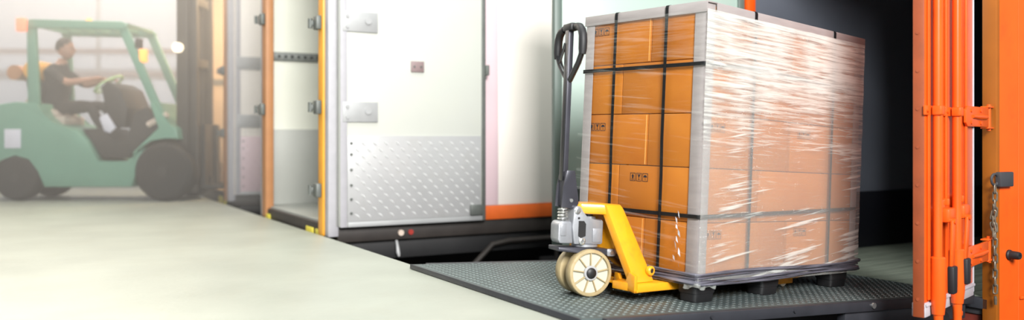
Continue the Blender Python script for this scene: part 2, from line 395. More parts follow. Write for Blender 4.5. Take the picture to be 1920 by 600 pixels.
def box_truck(d0, d1, label, group, near, scheme, length=6.0, T0=1.93):
    root = thing('box_truck', Matrix.Translation(dock(T0, d0, 0)) @ RZ30, label, 'truck', group)
    W = d1-d0; Zb, Zt = .055, 3.0
    # local: x away from the dock, y across (0 = near side), z up
    MB().bb(.02, length, 0, .05, Zb, Zt, bevel=.006).build('side_wall', scheme['side'], root)
    MB().bb(.02, length, W-.05, W, Zb, Zt).build('side_wall', scheme['inside'], root)
    MB().bb(.02, length, .05, W-.05, Zt-.05, Zt).build('roof', scheme['inside'], root)
    MB().bb(length-.05, length, .05, W-.05, Zb, Zt-.05).build('front_wall', scheme['inside'], root)
    MB().bb(.0, length-.05, .05, W-.05, .035, .09).build('cargo_floor', scheme['floor'], root)
    # inner lining of the far side: kick panel and lashing track
    MB().bb(.05, length-.1, W-.066, W-.051, .091, .775, bevel=.003).build('kick_panel', scheme['kick'], root)
    tr = MB(); tr.bb(.05, length-.1, W-.070, W-.051, 1.40, 1.48, bevel=.003)
    tr = tr.build('lashing_track', 'track', root)
    hol = MB()
    for i in range(16): hol.cyl((.12+.06*i, W-.0715, 1.44), (.12+.06*i, W-.0695, 1.44), .014, n=8)
    tag(hol.build('slot', 'chassis_black', tr), kind='stuff')
    # rear frame
    MB().bb(-.03, .05, .0, .085, -.01, Zt, bevel=.008).build('frame_edge', 'gasket', root)
    p = MB().bb(-.045, .03, .086, .20, -.01, Zt, bevel=.015).build('rear_post', scheme['post'], root)
    p2 = MB().bb(-.045, .03, W-.24, W-.10, -.01, Zt, bevel=.015).build('rear_post', scheme['post2'], root)
    MB().bb(-.03, .05, W-.099, W, -.01, Zt, bevel=.008).build('frame_edge', 'gasket', root)
    MB().bb(-.045, .03, .20, W-.20, Zt-.2, Zt-.06, bevel=.01).build('header', scheme['post'], root)
    for z in scheme['latch']:
        h = MB().bb(-.085, -.046, .10, .185, z-.05, z+.05, bevel=.008); h.cyl((-.10, .20, z-.035), (-.10, .20, z+.035), .016)
        h.bb(-.10, -.05, .185, .215, z-.02, z+.02, bevel=.004)
        h.build('hinge_block', 'track', p)
    for z in scheme['latch2']:
        h = MB().bb(-.085, -.046, W-.235, W-.15, z-.05, z+.05, bevel=.008); h.cyl((-.10, W-.13, z-.035), (-.10, W-.13, z+.035), .016)
        h.build('hinge_block', 'track', p2)
    # sill with bumpers
    MB().bb(-.03, .06, .20, W-.24, -.05, .075, bevel=.01).build('rear_sill', 'chassis', root)
    for y in (.10, .34, W-.36):
        MB().bb(-.04, -.031, y, y+.18, -.08, .03, bevel=.003).build('bumper_mark', 'bump_yellow', root)
    # near door, swung right round and laid flat along the side wall, its inner face outwards
    if near:
        dw = 1.155
        door = MB().bb(.035, .035+dw, -.062, -.012, .062, Zt-.1, bevel=.006).build('door', scheme['door'], root)
        MB().bb(.036, .085, -.072, -.063, .062, Zt-.1, bevel=.003).build('door_edge', 'gasket', door)
        MB().bb(.035+dw-.022, .035+dw+.012, -.07, -.003, .06, Zt-.1, bevel=.004).build('door_gasket', 'track', door)
        MB().bb(.088, .035+dw-.03, -.070, -.063, .10, .712, bevel=.002).build('tread_sheet', scheme['sheet'], door)
        tb = MB(); tread_bumps(tb, .16, .035+dw-.06, .14, .69, -.0700, .088, .047, .026, .0095, .005)
        tag(tb.build('tread', 'tread_bump' if scheme['full'] else scheme['sheet'], door), kind='stuff')
        MB().bb(.09, .035+dw-.02, -.075, -.063, .062, .098, bevel=.002).build('bottom_rail', 'alu', door)
        st = MB()
        for z in (.16, .26, .36, .47, .58, .66): st.cyl((.115, -.070, z), (.115, -.078, z), .010, n=10)
        tag(st.build('rivet', 'track', door), kind='stuff')
        MB().bb(.035+dw-.13, .035+dw-.025, -.095, -.071, .105, .185, bevel=.006).build('latch_plate', 'track', door)
        for za, zb_ in scheme['plates']:
            hp = MB().bb(.05, .315, -.076, -.063, za, zb_, bevel=.004).build('hinge_plate', 'alu', door)
            for x, z in ((.085, zb_-.035), (.085, za+.035), (.24, (za+zb_)/2+.01)):
                MB().cyl((x, -.076, z), (x, -.084, z), .013 if x < .1 else .026, n=14).build('bolt', 'alu', root)
        if scheme['full']:
            pl = MB().bb(.575, .68, -.074, -.063, 1.185, 1.265, bevel=.003).build('latch_pad', 'latch_brown', door)
            for x in (.60, .655): MB().cyl((x, -.074, 1.225), (x, -.078, 1.225), .008, n=10).build('screw', 'track', root)
            MB().bb(.035+dw+.004, .035+dw+.03, -.10, -.01, 1.18, 1.26, bevel=.006).build('door_catch', 'track', door)
    if scheme['full']:
        MB().bb(1.225, 1.345, -.008, -.001, .17, Zt, bevel=.002).build('side_post', 'truck_pink', root)  # orange reflection painted on the side as a pale pink band
        MB().bb(1.347, length-.1, -.006, -.001, .17, Zt, bevel=.002).build('side_skin', 'truck_cream', root)
        MB().bb(1.225, length-.1, -.012, -.001, .057, .166, bevel=.002).build('side_stripe', 'stripe', root)
    # chassis
    MB().bb(.04, length, .0, .09, -.055, .05, bevel=.006).build('side_rail', 'chassis', root)
    MB().bb(.10, length, .05, .12, -.20, -.06, bevel=.006).build('lower_rail', 'chassis_black', root)
    MB().bb(.10, length, .55, .67, -.36, -.06, bevel=.006).build('chassis_rail', 'chassis_black', root)
    MB().bb(.10, length, W-.67, W-.55, -.36, -.06, bevel=.006).build('chassis_rail', 'chassis_black', root)
    for x in (.3, 1.6, 2.9):
        MB().bb(x, x+.1, .09, W-.1, -.16, -.06).build('cross_member', 'chassis_black', root)
    for x in (2.4, 5.0):
        for y in (.12, W-.36):
            wh = MB(); wh.lathe([(.17, 0), (.30, 0), (.37, .03), (.38, .12), (.37, .21), (.30, .24), (.17, .24)], (x, y, -.66), (0, 1, 0), 28)
            wh = wh.build('wheel', 'tyre', root)
            MB().lathe([(.03, -.01), (.16, .01), (.165, .03)], (x, y, -.66), (0, 1, 0), 20).build('rim', 'alu', wh)
    if scheme['full']:
        MB().cyl((.52, -.001, -.005), (.52, -.018, -.005), .022).build('marker_lamp', 'cream_lamp', root)
        MB().cyl((.60, -.001, -.004), (.60, -.014, -.004), .020).build('marker_lamp', 'red_lens', root)
        hk = MB(); hk.tube([(.50, .03, -.06), (.50, .01, -.10), (.50, -.005, -.15), (.505, -.01, -.18)], [.01, .012, .016, .009], 8)
        hk.build('tie_hook', 'alu', root)
        g = MB(); g.tube([(.95, .0, -.45), (1.30, .0, -.14), (1.45, .0, -.12), (3.4, .0, -.12)], .022, 8)
        g.tube([(1.9, .0, -.45), (1.9, .0, -.12)], .018, 8); g.tube([(.95, .0, -.45), (3.4, .0, -.45)], .018, 8)
        g.build('side_guard', 'chassis', root)
    return root

schA = dict(side='truck_white', inside='int_pale', kick='int_grey', floor='int_grey', post='amber', post2='brown_post', door='truck_white', sheet='tread',
            latch=(.32, .92, 1.53), latch2=(1.75, .95), plates=((1.455, 1.60), (.81, .955)), full=True)
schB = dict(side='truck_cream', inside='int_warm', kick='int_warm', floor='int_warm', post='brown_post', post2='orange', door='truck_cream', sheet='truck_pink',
            latch=(.75, 1.45), latch2=(1.2,), plates=((1.455, 1.60), (.81, .955)), full=False)
truckA = box_truck(5.90, 7.86, 'white box truck with its tread-plated rear door folded back against its side', 'box trucks backed up to the dock', True, schA)
truckB = box_truck(9.78, 11.88, 'hazy cream box truck with warm lit cargo space beside the forklift', 'box trucks backed up to the dock', True, schB, T0=2.04)
lamp_b = bpy.data.lights.new('cargo_lamp', 'AREA'); lamp_b.energy = 170; lamp_b.size = .5; lamp_b.color = (1.0, .70, .38)
lo = bpy.data.objects.new('cargo_lamp', lamp_b); COL.objects.link(lo); lo.matrix_world = truckB.matrix_world @ Matrix.Translation((.9, .8, 2.85))
# a pale sheeted load inside the far truck
sh = MB()
sh.prism([(.28, .10), (.26, .5), (.34, .78), (.46, .98), (.60, 1.12), (1.2, 1.15), (1.2, .10)], 1.05, 1.75, 'y', bevel=.06)
o = sh.build('wrapped_bale', 'paper', None, truckB.matrix_world); tag(o, 'pale sheeted bale standing inside the cream truck', 'bale')

# ------------------------------------------------------------------ orange truck (dock frame), open rear towards the dock
TC, D0, D1 = 4.25, 2.495, 4.24
FZ = -.115
rootC = thing('container_truck', Matrix.Translation(dock(TC, D0, 0)) @ RZ30,
              'orange container truck with open rear doors and a dark cargo space', 'truck')
Wc = D1-D0; Lc = 5.5; Zt = 2.1
MB().bb(.03, Lc, 0, .045, -.36, Zt, bevel=.008).build('side_wall', 'orange', rootC)
seam = MB()
for x in (.19, .62, 1.1): seam.bb(x, x+.004, -.0015, -.0002, -.30, Zt-.05)
seam.build('panel_seam', 'stripe', rootC)
ribs = MB().bb(.20, .55, -.012, -.0005, -.13, -.115, bevel=.003); ribs.bb(.03, .9, -.03, -.0005, -.36, -.26, bevel=.006)
ribs.build('lower_flange', 'orange', rootC)
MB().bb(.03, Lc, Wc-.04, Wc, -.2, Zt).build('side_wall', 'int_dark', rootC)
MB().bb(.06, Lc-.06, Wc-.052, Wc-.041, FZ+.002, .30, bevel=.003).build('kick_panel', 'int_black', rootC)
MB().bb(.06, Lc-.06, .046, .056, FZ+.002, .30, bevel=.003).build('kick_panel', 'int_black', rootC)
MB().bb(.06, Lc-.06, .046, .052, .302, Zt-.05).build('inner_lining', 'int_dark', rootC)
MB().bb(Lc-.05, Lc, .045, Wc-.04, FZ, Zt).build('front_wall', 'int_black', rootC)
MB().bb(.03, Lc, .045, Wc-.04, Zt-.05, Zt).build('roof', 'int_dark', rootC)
nb = 11; bw = (Wc-.10)/nb
bm_ = MB().bb(.03, Lc-.06, .003, bw-.003, FZ-.03, FZ, bevel=.003).mesh('floor_board', 'plank')
for i in range(nb): part('floor_board', bm_, rootC, Matrix.Translation((0, .05+i*bw, 0)))
MB().bb(.0, .029, .045, Wc-.04, FZ-.06, FZ-.004, bevel=.004).build('rear_sill', 'plate_edge', rootC)
# rear posts and header
MB().bb(-.0, .03, 0, .075, -.36, Zt, bevel=.005).build('rear_post', 'orange_post', rootC)
MB().bb(-.0, .06, Wc-.07, Wc+.012, -.2, Zt, bevel=.005).build('rear_post', 'orange', rootC)
MB().bb(-.0, .06, .075, Wc-.07, Zt-.14, Zt, bevel=.005).build('header', 'orange', rootC)
# chassis below
MB().bb(.12, Lc, .30, .42, -.5, FZ-.07, bevel=.005).build('chassis_rail', 'red_frame', rootC)
MB().bb(.12, Lc, Wc-.42, Wc-.30, -.5, FZ-.07, bevel=.005).build('chassis_rail', 'red_frame', rootC)
MB().bb(.035, .12, .10, Wc-.1, -.40, FZ-.065, bevel=.01).build('cross_member', 'red_frame', rootC)
MB().bb(.02, .10, .085, .25, -.215, -.115, bevel=.02).build('bumper_block', 'hasp', rootC)
for x in (1.5, 4.3):
    for y in (.08, Wc-.33):
        wh = MB().lathe([(.17, 0), (.30, 0), (.37, .03), (.38, .12), (.37, .21), (.30, .24), (.17, .24)], (x, y, -.66), (0, 1, 0), 28).build('wheel', 'tyre', rootC)
        MB().lathe([(.03, -.01), (.16, .01), (.165, .03)], (x, y, -.66), (0, 1, 0), 20).build('rim', 'alu', wh)
# rubber stop on the side wall
bs = MB().lathe([(.026, 0), (.026, .008), (.022, .012), (.020, .05), (.017, .058), (.006, .058), (.005, .04)], (.105, -.0005, .105), (0, -1, 0), 20)
bs.build('rubber_stop', 'black_rubber', rootC)

def slab0(pts, y0, y1): return MB().prism(pts, y0, y1, 'y', bevel=.003)
# right-hand door: hung on the near post, swung out over the plate; rods on its outer face
hinge = Vector((2.39, 4.285, 0)); DA = rad(47)
# door frame: local x from hinge towards the free edge, y = towards the inside face, z up
ddir = Vector((-math.cos(DA), -math.sin(DA), 0)); dinn = Vector((-math.sin(DA), math.cos(DA), 0))
MD = Matrix(((ddir.x, dinn.x, 0, hinge.x), (ddir.y, dinn.y, 0, hinge.y), (0, 0, 1, 0), (0, 0, 0, 1)))
MDl = rootC.matrix_world.inverted() @ MD
S0, S1, DZ = .255, .973, -.045
# (ddir, dinn, z) is left-handed, so mirror y: local y' = -y ; use local y negative for inside
MD = Matrix(((ddir.x, -dinn.x, 0, hinge.x), (ddir.y, -dinn.y, 0, hinge.y), (0, 0, 1, 0), (0, 0, 0, 1)))
MDl = rootC.matrix_world.inverted() @ MD
# local: y>0 is the outer face side (towards the camera), y=0 outer face plane, inside = -.042
rdoor = MB().bb(S0+.012, S1, -.042, 0, DZ+.05, Zt-.1, bevel=.003).build('door', 'orange', rootC, MDl)
MB().bb(S1+.0005, S1+.006, -.044, .001, DZ-.01, Zt-.1, bevel=.002).build('edge_trim', 'orange_edge', rdoor)
gs = MB().bb(S0-.003, S0+.011, -.05, .004, DZ+.005, Zt-.1, bevel=.004); gs.build('door_gasket', 'gasket', rdoor)
gs = MB().bb(S0+.012, S1, -.05, .005, DZ-.01, DZ+.049, bevel=.004); gs.bb(S0+.012, S1, .005, .012, DZ+.036, DZ+.048, bevel=.002); gs.build('bottom_gasket', 'gasket', rdoor)
rv = MB()
for i in range(16): rv.cyl((S1+.006, -.024, .02+i*.16), (S1+.0095, -.024, .02+i*.16), .0065, n=10)
tag(rv.build('rivet', 'orange_edge', rdoor), kind='stuff')
fold = MB()   # vertical swages pressed into the door skin
for x, w_ in ((.935, .010), (.80, .014), (.70, .010), (.52, .014), (.40, .010)): fold.bb(x-w_, x+w_, .0005, .012, DZ+.06, Zt-.12, bevel=.005)
tag(fold.build('pressed_rib', 'orange', rdoor), kind='stuff')
for (x, zs, zbt, hx, hz, gx, gt, gb) in ((.905, .198, -.045, .775, .365, .815, .152, .033), (.636, .206, -.036, .560, .368, .618, .165, .05)):
    rod = MB().cyl((x, .032, DZ+.04), (x, .032, Zt-.15), .0185, n=18).build('lock_rod', 'orange', rdoor)
    sl = MB().tube([(x, .034, zs), (x, .034, zs-.006), (x, .034, .02), (x, .034, zbt)], [.024, .030, .031, .025], 16)
    sl.build('rod_sleeve', 'orange', rod)
    cm = MB(); cm.tube([(x, .034, zbt-.001), (x, .034, zbt-.10)], [.020, .017], 14); cm.box((x-.02, .036, zbt-.05), (.05, .02, .022), None, .004)
    cm.build('rod_cam', 'orange', rod)
    for z in (.815, 1.9):
        cl = MB().box((x, .036, z), (.056, .040, .042), None, .008); cl.box((x, .006, z), (.17, .010, .04), None, .002)
        for sx in (-.065, .065): cl.cyl((x+sx, .008, z), (x+sx, .018, z), .008, n=8)
        cl.build('rod_guide', 'orange', rdoor)
    hb = MB().box((hx, .034, hz), (.10, .046, .062), None, .012)
    hb.box((hx, .014, hz+.04), (.06, .014, .05), None, .003); hb.box((hx-.02, .020, hz+.055), (.02, .03, .03), None, .004)
    hb.build('handle_bracket', 'orange', rdoor)
    zt_, zb_ = hz-.02, gt-.01
    hd = slab0([(hx+.042, zt_), (hx+.002, zt_), (gx-.02, zb_), (gx+.02, zb_)], .056, .068)
    hd.cyl((hx+.02, .05, hz-.024), (hx+.02, .074, hz-.024), .012, n=12)
    hd = hd.build('lock_handle', 'orange', rdoor)
    MB().prism([(gx+.029, gt), (gx-.029, gt), (gx-.024, gb), (gx+.024, gb)], .050, .080, 'y', bevel=.008).build('handle_grip', 'black_rubber', hd)
for z in (.80, .139):
    hg = MB()
    hg.prism([(.44, z-.03), (.41, z-.048), (.06, z-.048), (.06, z+.048), (.41, z+.048), (.44, z+.03)], .006, .018, 'y', bevel=.003)
    hg.tube([(.10, .020, z), (.22, .024, z), (.34, .020, z)], [.010, .012, .008], 10)
    for x, dz in ((.36, .028), (.36, -.028), (.20, .030), (.20, -.030)): hg.cyl((x, .014, z+dz), (x, .023, z+dz), .009, n=10)
    hg.bb(-.085, .06, -.02, .018, z+.049, z+.056, bevel=.002); hg.bb(-.085, .06, -.02, .018, z-.056, z-.049, bevel=.002)
    hg.cyl((.0, .004, z-.066), (.0, .004, z+.066), .010, n=12)
    hg.build('door_hinge', 'orange', rdoor)

# left-hand door: inner face grey-green with a dark kick panel, swung well open
hL = dock(TC-.005, D1-.02, 0); EA = rad(13.5)
ed = Vector((-math.cos(EA), -math.sin(EA), 0)); en = Vector((math.sin(EA), -math.cos(EA), 0))     # en: towards the camera (inner face)
ML2 = Matrix(((ed.x, -en.x, 0, hL.x), (ed.y, -en.y, 0, hL.y), (0, 0, 1, 0), (0, 0, 0, 1)))
LW = 1.325
ldoor = MB().bb(.02, LW, -.0, .04, .03, Zt-.1, bevel=.004).build('door', 'grey_green', rootC, rootC.matrix_world.inverted() @ ML2)
MB().bb(.06, LW-.045, -.008, -.0005, .045, .385, bevel=.002).build('kick_panel', 'dark_kick', ldoor)
MB().bb(LW-.04, LW+.012, -.022, .045, .0, Zt-.1, bevel=.005).build('door_frame', 'dark_green', ldoor)
MB().bb(.05, LW-.041, -.018, .045, .0, .029, bevel=.004).build('bottom_frame', 'grey_green', ldoor)
MB().bb(.0, .045, -.018, .045, .03, Zt-.1, bevel=.004).build('door_frame', 'dark_green', ldoor)
tag(ldoor); rdoor['label'] = 'orange outer face of the door with two vertical lock rods'; ldoor['label'] = 'grey-green inner face of the opened door'

# chain hung from a ring on the side of the orange truck
MCh = Matrix.Translation(dock(TC-.028, D0+.012, 0)) @ RZ30
ch = thing('lock_chain', MCh @ Matrix.Translation((0, 0, -.14)), 'rusty chain hanging from a dark ring plate on the orange truck corner', 'chain')
CB = .14
MB().box((.075, -.026, .49+CB), (.115, .030, .075), None, .006).build('ring_plate', 'hasp', ch)
rg = MB(); rg.tube([(.0+.028*math.cos(a*PI/10), -.020, .49+CB+.028*math.sin(a*PI/10)) for a in range(20)], .0065, 8, closed=True)
rg.build('ring', 'hasp', ch)
def link_mesh(L_=.024, Wd=.009, r=.0042):
    pts = []
    for i in range(16):
        a = 2*PI*i/16
        pts.append((Wd*math.cos(a), 0, Wd*math.sin(a)+(L_-Wd)*(1 if math.sin(a) >= 0 else -1)*(1 if abs(math.sin(a)) > 1e-6 else 0)))
    return MB().tube(pts, r, 7, closed=True).mesh('chain_link', 'chain')
lk = link_mesh()
for i in range(14):
    part('chain_link', lk, ch, Matrix.Translation((random.uniform(-.002, .002), -.022, .444+CB-i*.0385)) @ Matrix.Rotation((i % 2)*PI/2+rad(20)+random.uniform(-.2, .2), 4, 'Z') @ Matrix.Rotation(random.uniform(-.08, .08), 4, 'Y'))
for i in range(5):
    part('chain_link', lk, ch, Matrix.Translation((-.022+random.uniform(-.004, .004), -.024, .345+CB-i*.030)) @ Matrix.Rotation((i % 2)*PI/2+rad(35), 4, 'Z') @ Matrix.Rotation(.5*(i-2)*.4, 4, 'Y'))
hk = MB(); hk.tube([(.001, -.022, -.092+CB), (.003, -.022, -.11+CB), (.004, -.022, -.135+CB)], [.006, .008, .006], 8); hk.build('snap_hook', 'chain', ch)

# ------------------------------------------------------------------ bridging plate
PL0, PL1, PD0, PD1 = 0, 2.415, 2.62, 4.205
plate = thing('dock_plate', MP @ Matrix.Translation((0, PD0, 0)), 'dark steel tread plate bridging the dock edge and the orange truck', 'plate')
PW = PD1-PD0
MB().bb(0, PL1, 0, PW, -.02, 0, bevel=.002).build('deck', 'plate', plate)
tb = MB()
px, py = .0385, .0385; i = 0; x = .035
while x < PL1-.02:
    y = .03+(py/2 if i % 2 else 0)
    while y < PW-.02:
        a = rad(45) if i % 2 else rad(-45)
        ca, sa = math.cos(a), math.sin(a); ln, wd, h = .0098, .0042, .0026
        q = [(x+p*ca-r*sa, y+p*sa+r*ca, hh) for p, r, hh in ((-ln, 0, .0002), (0, wd, .0002), (ln, 0, .0002), (0, -wd, .0002), (-ln*.4, 0, h), (ln*.4, 0, h))]
        vs = [tb.bm.verts.new(t) for t in q]
        for f in ((0, 1, 5, 4), (1, 2, 5), (2, 3, 4, 5), (3, 0, 4)): tb.bm.faces.new([vs[t] for t in f])
        y += py
    x += px*.5; i += 1
tag(tb.build('tread', 'plate_tread', plate), kind='stuff')
MB().bb(-.004, .004, .0, PW, -.0225, .0012, bevel=.001).build('dock_lip', 'plate_edge', plate)
MB().bb(.10, PL1, -.035, -.001, -.045, .001, bevel=.004).build('side_flange', 'plate_edge', plate)
MB().bb(.10, PL1, PW+.001, PW+.035, -.045, .001, bevel=.004).build('side_flange', 'plate_edge', plate)
for x in (.35, .62, 1.1, 1.62): MB().cyl((x, -.035, -.018), (x, -.043, -.018), .008 if x < 1.5 else .014, n=12).build('bolt', 'bolt' if x > 1.5 else 'plate_edge', plate)
for y in (.18, PW-.28): MB().bb(.45, PL1-.1, y, y+.09, -.14, -.021, bevel=.006).build('support_beam', 'chassis_black', plate)
MB().bb(1.45, PL1-.05, -.02, .03, -.12, -.046, bevel=.008).build('lift_arm', 'plate_edge', plate)
ar = MB().tube([(1.6, .02, -.09), (1.95, .02, -.16), (2.35, .05, -.30)], [.03, .032, .03], 10); ar.build('lift_ram', 'bolt', plate)
MB().cyl((2.16, -.03, -.13), (2.16, .05, -.13), .06, n=20).build('pivot_drum', 'black_plastic', plate)

# ------------------------------------------------------------------ pallet (load frame: x along the forks, y away, z up)
LX, LY = 1.305, .72
PZ = .080; BZ = .108; RH = .2375; ZT = BZ+5*RH
pal = thing('pallet', ML, 'black plastic pallet with block feet under the wrapped load', 'pallet')
MB().bb(0, LX, 0, LY, PZ, BZ-.001, bevel=.006).build('deck', 'black_plastic', pal)
def foot_mesh(lx, ly):
    mb = MB()
    def ring(z, ins, r):
        x0, x1, y0, y1 = ins, lx-ins, ins*.6, ly-ins*.6
        out = []
        for cx, cy, a0 in ((x1-r, y1-r, 0), (x0+r, y1-r, 90), (x0+r, y0+r, 180), (x1-r, y0+r, 270)):
            for k_ in range(4):
                a = rad(a0+30*k_); out.append((cx+r*math.cos(a), cy+r*math.sin(a), z))
        return [mb.bm.verts.new(p) for p in out]
    rs = [ring(0, .014, .018), ring(.004, .010, .02), ring(.038, .007, .02), ring(.039, .003, .02), ring(PZ, .0, .02)]
    for A, B in zip(rs, rs[1:]):
        n = len(A)
        for j in range(n): mb.bm.faces.new((A[j], A[(j+1) % n], B[(j+1) % n], B[j]))
    mb.bm.faces.new(rs[0][::-1]); mb.bm.faces.new(rs[-1])
    return mb.mesh('foot', 'black_plastic')
for x0, lx in ((.004, .15), (.50, .145), (1.11, .16)):
    for y0, ly in ((.003, .105), (.31, .10), (LY-.108, .105)):
        part('foot', foot_mesh(lx, ly), pal, Matrix.Translation((x0, y0, 0)))

# ------------------------------------------------------------------ cartons
G = .0035
def icon_strip(mb, size=.032):
    """up arrow, glass and umbrella in outlined squares; local x right, z up, origin lower left; on plane y=0 with thickness"""
    s = size; hgt = s*1.18; gap = s*.18; th = .0022
    def bar(x0, x1, z0, z1): mb.bb(x0, x1, -.0008, -.0002, z0, z1)
    def pol(pts): mb.prism(pts, -.0008, -.0002, 'y')
    for k_ in range(3):
        x = k_*(s+gap)
        bar(x, x+s, 0, th); bar(x, x+s, hgt-th, hgt); bar(x, x+th, th, hgt-th); bar(x+s-th, x+s, th, hgt-th)
        c = x+s/2
        if k_ == 0:
            pol([(c-.25*s, .58*hgt), (c+.25*s, .58*hgt), (c, .88*hgt)]); bar(c-.14*s, c+.14*s, .32*hgt, .58*hgt); bar(c-.28*s, c+.28*s, .17*hgt, .24*hgt)
        elif k_ == 1:
            pol([(c-.27*s, .86*hgt), (c-.05*s, .46*hgt), (c+.05*s, .46*hgt), (c+.27*s, .86*hgt), (c+.06*s, .86*hgt), (c-.03*s, .66*hgt), (c-.09*s, .86*hgt)])
            bar(c-.035*s, c+.035*s, .24*hgt, .46*hgt); bar(c-.17*s, c+.17*s, .17*hgt, .24*hgt)
        else:
            pol([(c+.34*s*math.cos(a*PI/8), .50*hgt+.34*s*math.sin(a*PI/8)) for a in range(9)])
            bar(c-.025*s, c+.025*s, .22*hgt, .50*hgt); bar(c-.02*s, c+.12*s, .17*hgt, .22*hgt)
def marks(parent, face, a, z):
    """face 'L' = the jack end (x = 0 plane), 'R' = the long side (y = 0 plane); a, z = lower-left corner in the carton's local space"""
    mb = MB(); icon_strip(mb)
    if face == 'R': mw = Matrix.Translation((a, -.0002, z))
    else: mw = Matrix.Translation((-.0002, a, z)) @ Matrix.Rotation(-PI/2, 4, 'Z')
    return mb.build('handling_marks', 'ink', parent, mw, smooth=0)
LAY = ['top', 'second', 'third', 'fourth', 'bottom']
def carton(x0, x1, y0, y1, li, label, tape=None):
    z0 = BZ+(4-li)*RH
    t_ = thing('carton', ML @ Matrix.Translation((x0+G/2, y0+G/2, z0)), label, 'box', 'cartons stacked on the pallet')
    lx, ly, lz = x1-x0-G, y1-y0-G, RH-.0028
    MB().bb(0, lx, 0, ly, 0, lz, bevel=.0035).build('body', 'carton', t_)
    if tape:
        f, a = tape
        if f == 'L': MB().bb(-.0012, -.0003, a, a+.006, .004, lz-.004).build('glue_flap', 'tape', t_)
        else: MB().bb(a, a+.006, -.0012, -.0003, .004, lz-.004).build('glue_flap', 'tape', t_)
    return t_, lx, ly, lz
for li in range(5):
    odd = li % 2 == 0
    xs, ys = (.672, .305) if odd else (.432, .475)
    nm = LAY[li]
    gw = .009 if odd else 0
    a, lx, ly, lz = carton(0, xs-gw, 0, ys, li, 'brown carton at the front corner of the wrapped load, %s layer' % nm)
    b, bx, by, bz = carton(0, xs, ys, LY, li, 'brown carton at the jack end beside the handle, %s layer of the load' % nm, ('L', .006) if odd else None)
    c, cx, cy, cz = carton(xs+gw, LX, 0, ys, li, 'brown carton on the long wrapped side towards the truck, %s layer' % nm)
    if li == 0:
        marks(b, 'L', by-.035, lz-.090); marks(a, 'R', .07, lz-.082); marks(c, 'R', .11, cz-.078)
    if li == 2:
        marks(b, 'L', by-.035, lz-.078); marks(a, 'R', .055, lz-.075); marks(c, 'R', .06, cz-.072)
    if li == 3:
        marks(a, 'L', .40, lz-.072)
    if li == 4:
        marks(a, 'R', .055, lz-.07); marks(c, 'R', .055, cz-.07)

# ------------------------------------------------------------------ pale edge boards
BT = .005
def board(name, mb, label):
    o = mb.build(name, 'board', None, ML); return tag(o, label, 'edge board', 'pale edge boards on the load')
board('corner_board', MB().prism([(-BT, -BT), (.058, -BT), (.058, -.0006), (-.0006, -.0006), (-.0006, .055), (-BT, .055)], BZ+.004, ZT, 'z', bevel=.0012), 'pale upright corner board on the front corner of the load')
board('corner_board', MB().prism([(-BT, LY+BT), (.05, LY+BT), (.05, LY+.0006), (-.0006, LY+.0006), (-.0006, LY-.05), (-BT, LY-.05)][::-1], BZ+.004, ZT, 'z', bevel=.0012), 'pale upright corner board behind the jack handle')
board('corner_board', MB().prism([(LX+BT, -BT), (LX+BT, .05), (LX+.0006, .05), (LX+.0006, -.0006), (LX-.05, -.0006), (LX-.05, -BT)], BZ+.004, ZT, 'z', bevel=.0012), 'pale upright corner board nearest the orange door')
T2 = BT+.0008
zc0, zc1 = ZT-.040, ZT+.008
board('top_board', MB().prism([(-T2-BT, zc0), (-T2, zc0), (-T2, ZT+.002), (.06, ZT+.002), (.06, zc1), (-T2-BT, zc1)], -.012, LY+.012, 'y', bevel=.0012), 'pale top board along the jack end of the load')
board('top_board', MB().prism([(-T2-BT, zc0), (-T2, zc0), (-T2, ZT+.002), (.06, ZT+.002), (.06, zc1), (-T2-BT, zc1)], .063, LX+.030, 'x', bevel=.0012), 'pale top board along the long side of the load')
board('top_board', MB().prism([(LX+T2+BT, zc0), (LX+T2, zc0), (LX+T2, ZT+.002), (LX-.06, ZT+.002), (LX-.06, zc1), (LX+T2+BT, zc1)][::-1], .062, LY, 'y', bevel=.0012), 'pale top board across the truck end of the load')

# ------------------------------------------------------------------ black straps
def strap(pts_fn, label, wvec):
    """closed ribbon through points, wvec = half-width direction"""
    mb = MB(); P_ = [Vector(p) for p in pts_fn]; n = len(P_)
    cen = sum(P_, Vector())/n; wv = Vector(wvec)
    rows = []
    for i in range(n):
        tg = (P_[(i+1) % n]-P_[i-1]).normalized(); nr = tg.cross(wv).normalized()
        if nr.dot(P_[i]-cen) < 0: nr = -nr
        rows.append([mb.bm.verts.new(P_[i]+wv), mb.bm.verts.new(P_[i]-wv), mb.bm.verts.new(P_[i]-wv+nr*.0012), mb.bm.verts.new(P_[i]+wv+nr*.0012)])
    for i in range(n):
        A, B = rows[i], rows[(i+1) % n]
        for j in range(4): mb.bm.faces.new((A[j], A[(j+1) % 4], B[(j+1) % 4], B[j]))
    o = mb.build('strap', 'strap', None, ML, smooth=0)
    return tag(o, label, 'strap', 'black straps binding the load')
def rect_loop(x0, x1, y0, y1, zf, r=.012):
    pts = []
    for cx, cy, a0 in ((x0, y0, 180), (x1, y0, 270), (x1, y1, 0), (x0, y1, 90)):
        sx = 1 if cx == x0 else -1; sy = 1 if cy == y0 else -1
        for k_ in range(4):
            a = rad(a0+30*k_); pts.append((cx+sx*r+r*math.cos(a), cy+sy*r+r*math.sin(a)))
    out = []
    n = len(pts)
    for i in range(n):
        (xa, ya), (xb, yb) = pts[i], pts[(i+1) % n]
        m_ = 8 if math.hypot(xb-xa, yb-ya) > .1 else 1
        for k_ in range(m_):
            f = k_/m_; x, y = xa+(xb-xa)*f, ya+(yb-ya)*f
            out.append((x, y, zf(x, y)))
    return out
HW = .0085
e1 = BT+.009
def zlow(x, y): return .372 + (.034*max(0, x)**1.0/LX if y < .05 else 0) + (.02*max(0, x)/LX if y >= .05 else 0)
def zhigh(x, y): return 1.032 + .008*math.sin(x*4)
strap(rect_loop(-e1, LX+e1, -e1, LY+e1, zhigh), 'black strap running level round the upper part of the load', (0, 0, HW))
